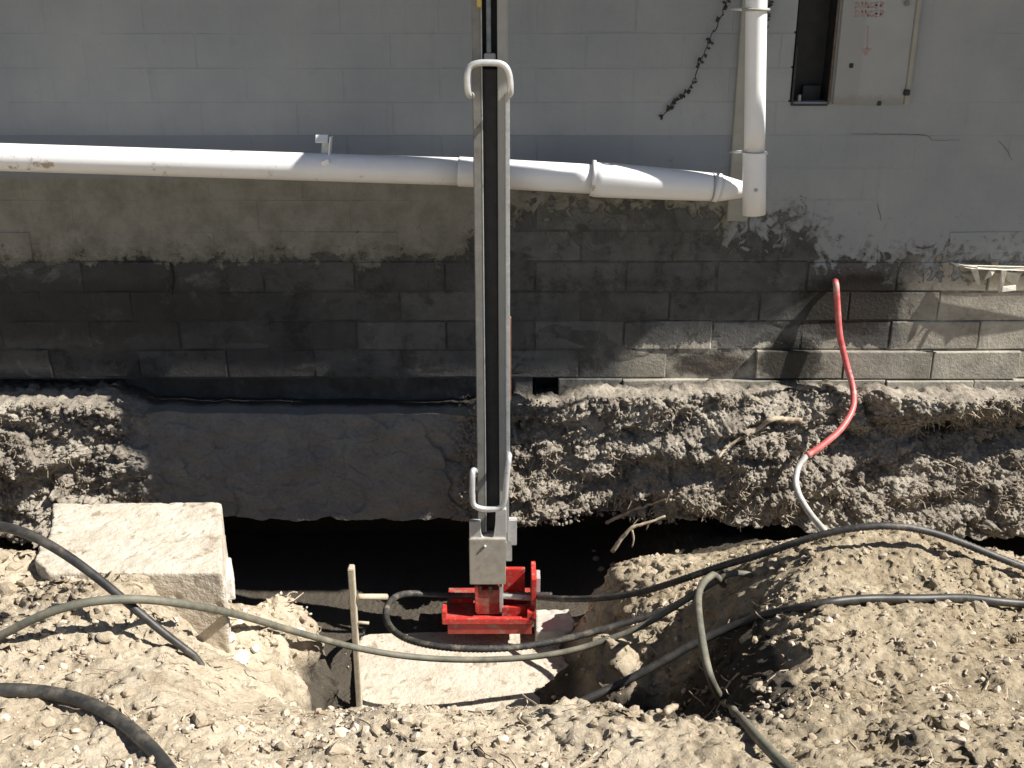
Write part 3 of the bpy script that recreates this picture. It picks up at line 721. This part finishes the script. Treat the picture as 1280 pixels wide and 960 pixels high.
# handles
def hpts(l, dy): return [PY(x, y, yf-.0+d) for x, y, d in l]
tube('handle', spline(hpts([(591, 118, .03), (587, 119, -.03), (584.5, 112, -.045), (584, 94, -.05), (588, 83, -.05), (598, 79, -.05), (612, 78.5, -.05), (625, 79.5, -.05), (633, 85, -.05), (637, 96, -.045), (638, 112, -.04), (637, 118, -.02), (633, 118, .03)], 0), .008), .0115, M['zinc'], mast, 12)
tube('handle', spline(hpts([(596, 590, .03), (591.5, 588, -.03), (590.5, 596, -.045), (590.5, 622, -.05), (593, 632, -.05), (603, 636, -.05), (616, 636.5, -.05), (626, 634, -.05), (631, 624, -.05), (633, 600, -.045), (636, 574, -.03), (636, 568, -.0), (633, 566, .03)], 0), .008), .0115, M['zinc'], mast, 12)
# clevis with U notch, leaning back so its face takes the sun
cl = []
xa, xb = PY(587, 660, yf).x, PY(633, 660, yf).x; za, zc_ = mz(675, yf), mz(648, yf); xm0, xm1 = PY(601.5, 660, yf).x, PY(618, 660, yf).x
cl = [(xa, za), (xb, za), (xb, zc_+.055), (xm1+.006, zc_+.055), (xm1+.004, zc_-.01)]
cyc = (xm0+xm1)/2; rr_ = (xm1-xm0)/2; zcy = za+.045
cl += [(cyc+rr_*math.cos(t), zcy+rr_*math.sin(t)) for t in np.linspace(0, -math.pi, 9)]
cl += [(xm0-.002, zc_-.01), (xm0-.003, zc_), (xa, zc_)]
prism('clevis', cl, yf-.028, yf-.004, M['zinc'], mast)
mbox('clevis_side', 634, 646, yf-.0, yf+.03, mz(682, yf), mz(650, yf), 'zinc', 660); mbox('pin_head', 632, 640, yf+.0, yf+.035, mz(702, yf), mz(676, yf), 'steel', 690)
mbox('jack_box', 586.5, 632, yf-.040, yf+.085, mz(731, yf-.04), mz(674, yf-.04), 'box', 700)
tube('box_screw', [PY(606, 683, yf-.040), PY(606, 683, yf-.045)], .006, M['steel'], mast, 8)
for px in (600, 613):
    mbox('bolt', px-2.5, px+2.5, yf-.03, yf-.01, mz(738, yf), mz(728, yf), 'bolt', 730)
mbox('neck', 595, 627, yf-.025, yf+.05, mz(764, yf), mz(733, yf), 'redd', 750)
mbox('neck_cheek', 593.5, 598, yf-.035, yf-.0, mz(760, yf), mz(727, yf), 'red', 750); mbox('neck_cheek', 624, 629, yf-.035, yf+.0, mz(760, yf), mz(727, yf), 'steel', 750)

# ---------------------------------------------------------------- red pier bracket
br = empty('pier_bracket', PY(610, 785, YM), 'bright red steel bracket under the foot of the mast', 'bracket')
def rbox(name, x0p, x1p, y0, y1, z0, z1, mat, bev=.002):
    xa, xb = PY(x0p, 765, y0).x, PY(x1p, 765, y0).x
    return box(name, ((xa+xb)/2, (y0+y1)/2, (z0+z1)/2), (xb-xa, y1-y0, z1-z0), M[mat], br, bev)
yb0 = YM-.11; zs0 = PY(610, 776, yb0).z
rbox('seat_plate', 556, 664, yb0+.006, yb0+.26, zs0-.014, zs0-.002, 'redd')
rbox('front_lip', 553, 667, yb0-.016, yb0+.006, zs0-.008, zs0+.018, 'red')
rbox('front_plate', 559, 665, yb0-.010, yb0+.004, PY(610, 791, yb0).z, zs0-.010, 'redd')
rbox('end_ear', 552, 557.5, yb0-.012, yb0+.06, zs0-.01, zs0+.048, 'red')
rbox('end_ear', 659, 667, yb0-.012, yb0+.03, zs0-.01, zs0+.045, 'red')
rbox('rear_web', 566, 592, yb0+.13, yb0+.145, zs0, zs0+.028, 'red')
rbox('rear_web', 627, 657, yb0+.03, yb0+.045, zs0, zs0+.045, 'red')
rbox('upright_plate', 629, 656, yb0+.13, yb0+.15, zs0, zs0+.165, 'red')
rbox('side_flange', 664, 670, yb0+.02, yb0+.17, zs0-.005, zs0+.18, 'red'); rbox('flange_edge', 670, 675, yb0+.08, yb0+.15, zs0+.06, zs0+.15, 'zinc')
tube('cross_pin', [PY(628, 745, YM-.06), PY(668, 748, YM-.06)], .011, M['steel'], br, 10)

# ---------------------------------------------------------------- concrete lumps
def lump(name, poly_xy, ztop_, zbot_, mat, label, cat, tilt=(0, 0), seed=1, chip=.01, sub=4, root=None, taper=0.):
    bm = bmesh.new(); vs = [bm.verts.new((x, y, zbot_)) for x, y in poly_xy]; f = bm.faces.new(vs)
    r = bmesh.ops.extrude_face_region(bm, geom=[f]); top = [v for v in r['geom'] if isinstance(v, bmesh.types.BMVert)]
    cx = sum(p[0] for p in poly_xy)/len(poly_xy); cy = sum(p[1] for p in poly_xy)/len(poly_xy)
    for v in top:
        v.co.z = ztop_ + tilt[0]*(v.co.x-cx)+tilt[1]*(v.co.y-cy); v.co.x = cx+(v.co.x-cx)*(1-taper); v.co.y = cy+(v.co.y-cy)*(1-taper)
    bmesh.ops.recalc_face_normals(bm, faces=bm.faces)
    bmesh.ops.triangulate(bm, faces=bm.faces)
    bmesh.ops.bevel(bm, geom=[e for e in bm.edges if e.is_manifold and e.calc_face_angle(0) > .5], offset=.004, segments=1, affect='EDGES')
    for _ in range(sub):
        long_ = [e for e in bm.edges if e.calc_length() > .013]
        if not long_: break
        bmesh.ops.subdivide_edges(bm, edges=long_, cuts=1, use_grid_fill=True)
    bmesh.ops.triangulate(bm, faces=bm.faces); bm.normal_update()
    co = np.array([v.co[:] for v in bm.verts]); nr = np.array([v.normal[:] for v in bm.verts])
    d = fbm(co[:, 0]*9+seed, co[:, 1]*9, co[:, 2]*9, oct=4, seed=seed)*chip*.35 + np.minimum(0, fbm(co[:, 0]*38, co[:, 1]*38, co[:, 2]*38+seed, oct=3, seed=seed+3)+.35)*chip*.9
    for v, dd, nn in zip(bm.verts, d, nr): v.co += Vector(nn)*float(dd)
    me = bpy.data.meshes.new(name); bm.to_mesh(me); bm.free()
    o = link(name, me, M[mat], None, False); 
    me.polygons.foreach_set('use_smooth', [True]*len(me.polygons))
    if label: tag(o, label, cat)
    return o
def poly_px(l, Z): return [tuple(PZ(x, y, Z)[:2]) for x, y in l]
lump('footing_pad', poly_px([(441, 812), (447, 895), (640, 900), (690, 885), (735, 862), (742, 838), (722, 806), (690, 789), (560, 786), (452, 790)], -.935), -.945, FLOOR-.06, 'conc', 'smooth pale clay-covered pad on the trench floor in front of the red bracket', 'concrete pad', (0, 0), 12, .006, 6)
# big broken footing block (top face seen from above, right cheek running down)
lump('concrete_block', poly_px([(66, 629), (277, 628), (278, 716), (60, 716), (44, 700), (48, 684), (62, 668)][::-1], .03), .03, -.5, 'conc', 'big pale block of broken concrete at the left beside the pit', 'concrete block', (0, 0), 3, .009, 7)
lump('concrete_block', poly_px([(226, 700), (276, 700), (281, 722), (228, 722)][::-1], .0), -.02, -.55, 'concg', 'upright grey-white concrete leg under the right end of the big block', 'concrete block', (0, 0), 8, .008, 6, taper=-.02)
lump('concrete_rubble', poly_px([(667, 757), (712, 757), (722, 776), (716, 786), (668, 787)][::-1], -.86), -.87, FLOOR-.03, 'concg', 'rough brown concrete lump right of the red bracket', 'rubble', (0, 0), 5, .010, 5, taper=.06)
lump('concrete_rubble', poly_px([(276, 694), (290, 694), (292, 722), (277, 724)][::-1], -.12), -.12, -.2, 'stone', 'small white chunk stuck to the right side of the big block', 'rubble', (0, 0), 6, .012, 4, taper=.1)

# rounded stones
def stone(loc, sz, mat, seed, name='stone'):
    rnd = random.Random(seed); bm = bmesh.new(); bmesh.ops.create_icosphere(bm, subdivisions=2, radius=1)
    sc = Vector((rnd.uniform(.8, 1.3), rnd.uniform(.7, 1.1), rnd.uniform(.5, .8)))
    pl = [Vector((rnd.gauss(0, 1), rnd.gauss(0, 1), rnd.gauss(0, 1))).normalized() for _ in range(6)]
    for v in bm.verts:
        n = v.co.copy(); r_ = 1
        for p in pl:
            t = n.dot(p)
            if t > .55: r_ = min(r_, .62/t)
        v.co = n*r_*(1+rnd.uniform(-.05, .05)); v.co = Vector((v.co.x*sc.x, v.co.y*sc.y, v.co.z*sc.z))*sz
    bmesh.ops.rotate(bm, cent=(0, 0, 0), matrix=Matrix.Rotation(rnd.uniform(0, 6), 3, 'Z'), verts=bm.verts)
    me = bpy.data.meshes.new(name); bm.to_mesh(me); bm.free()
    o = link(name, me, M[mat]); o.location = loc; return o
def stones_at(lst, mat, label, group, name='stone'):
    W = 'leftmost|second from left|third from left|fourth from left|fifth from left|sixth from left|seventh from left|eighth from left|ninth from left|tenth from left|eleventh from left|twelfth from left|thirteenth from left|fourteenth from left|rightmost'.split('|')
    lst = sorted(lst); n_ = len(lst); base = label
    for i, (px, py, r_) in enumerate(lst):
        label = f'{base}, {W[i] if i < n_-1 else "rightmost"}'
        p = G(px, py); o = stone(p+Vector((0, 0, r_*.25)), r_, mat, px*7+py, name); tag(o, label, 'stone', group)
stones_at([(285, 800, .035), (300, 826, .03), (318, 812, .018)], 'stone', 'pale stone in the rubble just right of the big block', 'pale stones right of the big block')
stones_at([(352, 792, .028), (300, 780, .016), (338, 782, .02), (372, 790, .022)], 'stone', 'white stone on the heap between block and stake', 'white stones on the heap left of the stake')
stones_at([(940, 712, .026), (953, 714, .036), (966, 708, .030), (996, 794, .022), (1035, 752, .012), (1010, 690, .022), (1180, 695, .018), (1235, 742, .016), (1070, 700, .012), (1130, 725, .018), (1176, 760, .022), (1222, 762, .03), (1275, 775, .02), (955, 865, .02), (940, 850, .018)], 'clod', 'tan clay clod lying on the right spoil mound', 'clay clods on the right mound', 'clod')
stones_at([(792, 893, .022), (800, 900, .014), (770, 903, .016), (745, 906, .014), (720, 905, .012), (840, 908, .014), (560, 912, .016), (520, 925, .018), (640, 915, .015), (870, 905, .016), (590, 918, .012), (690, 912, .012)], 'clod', 'small clay clod along the near lip of the trench', 'clay clods on the near trench lip', 'clod')
stones_at([(0, 700, .03), (18, 712, .03), (34, 730, .025), (8, 740, .03), (30, 752, .022), (50, 745, .02), (12, 770, .02)], 'clod', 'brown clod in the loose soil at the far left edge', 'brown clods at the left edge', 'clod')
stones_at([(745, 700, .02), (752, 712, .022), (768, 708, .024), (790, 712, .018), (812, 718, .022), (835, 722, .018), (850, 712, .016), (760, 728, .02), (742, 690, .014), (846, 690, .014)], 'clod', 'lit clod on the soil pile under the footing', 'clay clods on the pile under the footing', 'clod')
stones_at([(90, 905, .02), (160, 870, .024), (250, 900, .03), (300, 935, .022), (360, 905, .018), (40, 930, .026), (230, 945, .018), (420, 940, .026), (470, 915, .02), (130, 800, .02)], 'clod', 'clay clod on the bare ground at lower left', 'clay clods at lower left', 'clod')
stones_at([(455, 790, .014), (519, 786, .010), (583, 796, .012), (730, 838, .014), (566, 888, .014), (600, 890, .012)], 'clod', 'small loose clod on the pale trench floor', 'clods on the trench floor', 'clod')
# loose crumbs, uncountable: one joined object
def crumbs(name, n, region, szr, mat, label_pos=None, bank_=False, seed=5):
    rnd = random.Random(seed); vs = []; fs = []
    bmi = bmesh.new(); bmesh.ops.create_icosphere(bmi, subdivisions=1, radius=1)
    base = [v.co.copy() for v in bmi.verts]; tri = [tuple(v.index for v in f.verts) for f in bmi.faces]; bmi.free()
    for _ in range(n):
        x = rnd.uniform(*region[0]); y = rnd.uniform(*region[1])
        if bank_:
            z = rnd.uniform(*region[1]); yy = BANKY(x, z); c = Vector((x, yy-.003, z))
            if np.interp(x, bx_, rgh) < .5: continue
        else:
            if fbm(x*2.5, y*2.5, oct=3, seed=44) + rnd.uniform(-.35, .35) < .05: continue
            if rnd.random() < (.6 if x > .75 else .25): continue
            z = H(x, y)
            if z < FLOOR+.08 and rnd.random() < .93: continue
            c = Vector((x, y, z+.002))
        s = szr[0]*(szr[1]/szr[0])**(rnd.random()**3)
        rot = Matrix.Rotation(rnd.uniform(0, 6.3), 3, (rnd.random(), rnd.random(), rnd.random()+.1))
        b_ = len(vs)
        fl = Vector((1, rnd.uniform(.6, 1), rnd.uniform(.45, .9)))*s
        for v in base: vs.append(c+rot@(Vector((v.x*fl.x, v.y*fl.y, v.z*fl.z))*rnd.uniform(.78, 1.12)))
        fs += [(b_+i, b_+j, b_+k) for i, j, k in tri]
    o = mesh(name, vs, fs, M[mat]); tag(o, kind='stuff'); return o
crumbs('loose_gravel', 24000, ((-2.4, 2.4), (-2.7, -.45)), (.003, .020), 'crumb')
crumbs('white_grit', 1500, ((-2.4, 2.4), (-2.7, -.9)), (.003, .009), 'stone', seed=8)
crumbs('bank_crumbs', 16000, ((-2.5, 2.5), (-.56, .0)), (.004, .015), 'bank', bank_=True, seed=3)

# fine root fibres poking out of the bank (uncountable)
def fibres(n, seed):
    rnd = random.Random(seed); vs = []; fs = []
    for _ in range(n):
        x = rnd.uniform(-2.5, 2.5); z = rnd.uniform(-.55, -.01)
        if np.interp(x, bx_, rgh) < .5: continue
        if fbm(np.array(x*3), np.array(z*6), oct=2, seed=61) < -.1: continue
        p = Vector((x, BANKY(x, z)+.004, z)); a_ = rnd.uniform(-2.9, .6)
        d = Vector((math.cos(a_)*.7, -rnd.uniform(.2, .8), math.sin(a_)*.8)).normalized(); l = rnd.uniform(.015, .05); r_ = rnd.uniform(.001, .0022)
        q = p+d*l; m_ = p+d*l*.5+Vector((rnd.gauss(0, .005), 0, rnd.gauss(0, .005)))
        s = d.cross(Vector((0, 0, 1))).normalized()*r_; t_ = d.cross(s).normalized()*r_
        b_ = len(vs)
        for c in (p, m_, q): vs += [c+s, c-s*.5+t_*.87, c-s*.5-t_*.87]
        for k in (0, 3):
            for i in range(3): fs.append((b_+k+i, b_+k+(i+1) % 3, b_+k+3+(i+1) % 3, b_+k+3+i))
    o = mesh('root_fibres', vs, fs, M['root']); tag(o, kind='stuff')
fibres(9000, 3)
def litter(n, seed):
    rnd = random.Random(seed); vs = []; fs = []
    for _ in range(n):
        x = rnd.uniform(-2.2, 2.2); y = rnd.uniform(-2.5, -.9)
        if fbm(x*1.8, y*1.8, oct=2, seed=91) < 0 or H(x, y) < -.8: continue
        a_ = rnd.uniform(0, 6.28); l = rnd.uniform(.02, .08); r_ = rnd.uniform(.001, .0028); p = Vector((x, y, H(x, y)+.004))
        pts = [p]
        for k in range(3):
            a_ += rnd.gauss(0, .5); q = pts[-1]+Vector((math.cos(a_), math.sin(a_), 0))*l/3; q.z = max(H(q.x, q.y)+.002, pts[-1].z+rnd.uniform(-.004, .008)); pts.append(q)
        b_ = len(vs)
        for k, c in enumerate(pts):
            d = (pts[min(k+1, 3)]-pts[max(k-1, 0)]).normalized(); s1 = d.cross(Vector((0, 0, 1))).normalized()*r_; u1 = Vector((0, 0, r_))
            vs += [c+s1, c-s1*.5+u1, c-s1*.5-u1]
        for k in (0, 3, 6):
            for i in range(3): fs.append((b_+k+i, b_+k+(i+1) % 3, b_+k+3+(i+1) % 3, b_+k+3+i))
    o = mesh('dry_root_litter', vs, fs, M['root']); tag(o, kind='stuff')
litter(900, 12)

# roots
def root_(path, r0, label, mode, seed, name='root', mat='root', lift=.01, branches=()):
    rnd = random.Random(seed)
    fn = (lambda x, y: BK(x, y, lift)) if mode == 'b' else ((lambda x, y: G(x, y, lift)+Vector((0, 0, 0))) if mode == 'g' else (lambda x, y: PY(x, y, mode)))
    pts = spline([fn(x, y) for x, y in path], .012)
    pts = [p+Vector((rnd.gauss(0, .0018),)*3) for p in pts]
    rt = empty(name, pts[0], label, 'root')
    tube('stem', pts, lambda t: r0*(1-.55*t), M[mat], rt, 7, wob=.18)
    for b_ in branches:
        q = spline([fn(x, y) for x, y in b_], .012); tube('branch', q, lambda t: r0*.55*(1-.5*t), M[mat], rt, 6, wob=.2)
root_([(1002, 527), (985, 524), (965, 524), (948, 536), (930, 546), (910, 558), (898, 572)], .013, 'pale crooked root across the bank right of centre', 'b', 1, lift=.02)
root_([(757, 654), (775, 645), (795, 636), (820, 628), (838, 620), (855, 608)], .009, 'straight pale root stub at the bottom edge of the bank', 'b', 2, lift=.012)
root_([(765, 690), (778, 672), (790, 660), (812, 652), (832, 645)], .010, 'dark forked root hanging in the shade under the bank', -.42, 3, branches=[[(790, 662), (792, 674), (790, 684)], [(812, 652), (808, 662)]])
root_([(1145, 565), (1162, 572), (1180, 578), (1196, 586)], .005, 'thin pale rootlet on the dark right part of the bank', 'b', 4)
root_([(834, 888), (850, 882), (862, 876), (872, 866)], .009, 'pale bent root end in the shaded hollow', 'g', 5, lift=.03)
root_([(890, 856), (905, 862), (915, 850), (924, 842)], .007, 'small forked root beside the hose at the mound edge', 'g', 6, lift=.02, branches=[[(896, 838), (905, 848), (912, 852)]])
root_([(826, 760), (834, 768), (842, 752), (846, 742)], .006, 'V-shaped twig on the soil above the ribbed hoses', 'g', 8, lift=.02)

# ---------------------------------------------------------------- stake
sk = empty('timber_stake', G(443, 888), 'thin pale timber stake standing upright left of the red bracket', 'stake')
yS = -.97; t0, t1 = PY(443.5, 712, yS), PY(443.5, 892, yS)
box('post', ((t0.x+t1.x)/2, yS+.02, (t0.z+t1.z)/2-.02), (.021, .04, t0.z-t1.z+.04), M['stake'], sk, .003)
tube('cross_peg', [PY(448, 746, yS+.02), PY(483, 746, yS+.10)], .012, M['stake'], sk, 8)
tube('nail', [PY(448, 778, yS+.02), PY(461, 779, yS+.03)], .006, M['stake'], sk, 8)

# ---------------------------------------------------------------- conduit
cd = empty('conduit', PY(1043, 352, -.03), 'flexible conduit leaving the wall, red above and grey white at its lower end', 'conduit')
pr = [PY(1043, 350, .02), PY(1045, 356, -.03), PY(1047, 385, -.045), PY(1050, 420, -.06), PY(1058, 455, -.09), PY(1066, 485, -.14), PY(1066, 510, -.22), PY(1052, 535, -.30), PY(1030, 555, -.36), PY(1008, 570, -.40)]
sp = spline(pr, .012); tube('red_length', sp, .0132, M['redc'], cd, 12)
sp2 = spline([sp[-3], sp[-1], PY(997, 586, -.43), PY(996, 610, -.50), PY(1010, 638, -.62), PY(1034, 668, -.92)], .012); tube('grey_length', sp2, .0120, M['whc'], cd, 12)

# ---------------------------------------------------------------- hoses
def hose(name, pts, r_, mat, label, ribs=None, n=12, step=.015, bury=0):
    P = []
    for p in pts:
        if isinstance(p, Vector): P.append(p)
        elif len(p) == 2: P.append(G(p[0], p[1], (.013 if callable(r_) else r_)*.9))
        else: P.append(PY(*p))
    sp = spline(P, step); sp = [Vector((p.x, p.y, max(p.z, H(p.x, p.y)+(.01 if callable(r_) else r_)*.75))) if p.y < -.45 else p for p in sp]
    # relax so it stays limber and never dives
    for _ in range(40):
        sp = [sp[0]]+[(sp[i-1]+sp[i]*2+sp[i+1])/4 for i in range(1, len(sp)-1)]+[sp[-1]]
    for k in range(bury):
        sp[-1-k] = sp[-1-k]-Vector((0, 0, .065*(1-k/bury)**1.3))
    if ribs: sp = spline(sp, .0055)
    return tag(tube(name, sp, r_, M[mat], None, n, ribs=ribs), label, 'hose')
hose('hose', [(-80, 655, -1.75), (0, 656, -1.78), (30, 664, -1.82), (70, 684, -1.85), (130, 728, -1.9), (190, 780, -1.95), (235, 815), (262, 834), (268, 838)], lambda t: .0150-.006*t, 'hoseblk', 'thick black hose crossing over the big concrete block', bury=5)
hose('hose', [(-60, 850, -2.0), (0, 800, -2.0), (40, 772, -2.0), (100, 752, -1.98), (170, 747, -1.94), (230, 755, -1.85), (300, 769, -1.6), (370, 790, -1.35), (450, 811, -1.17), (520, 822, -1.10), (600, 825, -1.07), (680, 820, -1.05), (750, 805, -1.03), (800, 785, -1.02), (860, 748, -1.02), (900, 722, -1.02), (930, 708, -1.02), (955, 702, -1.02)], .0112, 'hosegrn', 'long dusty green hose sagging across the trench from the left mound', bury=8)
hose('hose', [(1400, 758), (1280, 755), (1220, 750), (1150, 749), (1080, 749), (1040, 752), (990, 762), (940, 775, -1.36), (880, 797, -1.35), (830, 826, -1.38), (770, 858, -1.4), (700, 890, -1.45), (650, 930, -1.5)], .0135, 'hoseblk', 'black hose lying across the right mound and dropping into the trench')
hose('hose', [(1040, 1010), (985, 962), (940, 915), (905, 878), (888, 850, -1.72), (880, 815, -1.6), (874, 775, -1.45), (872, 748, -1.3), (876, 731, -1.16), (888, 718, -1.06), (906, 711, -1.0)], .0122, 'hosegrn', 'dusty hose running down past the left edge of the right mound to the bottom', bury=5)
hose('hose', [(-80, 866), (0, 863), (50, 862), (100, 874), (140, 896), (175, 922), (212, 962), (240, 1010)], .0160, 'hoseblk', 'thick black hose curving through the bottom left corner')
hose('hydraulic_hose', [(690, 744, -.50), (640, 744, -.47), (570, 745, -.45), (520, 741, -.48), (496, 742, -.56), (482, 757, -.68), (482, 778, -.80), (500, 797, -.92), (540, 808, -1.0), (600, 812, -1.02), (660, 808, -1.0), (720, 796, -.97), (780, 779, -.95), (830, 765, -.95), (870, 742, -.97), (905, 716, -1.0)], .0125, 'ribbed', 'ribbed black hydraulic hose looping round left of the red bracket', .09)
hose('hydraulic_hose', [(672, 746, -.53), (700, 749, -.6), (750, 748, -.72), (800, 741, -.80), (860, 722, -.90), (905, 706, -.97), (950, 694, -1.06), (1000, 676, -1.1), (1050, 662, -1.13), (1100, 656, -1.14), (1150, 660, -1.14), (1205, 679, -1.14), (1250, 698, -1.16), (1300, 716, -1.18), (1400, 740, -1.2)], .0125, 'ribbed', 'ribbed black hydraulic hose running from the bracket up over the top of the right mound', .09)
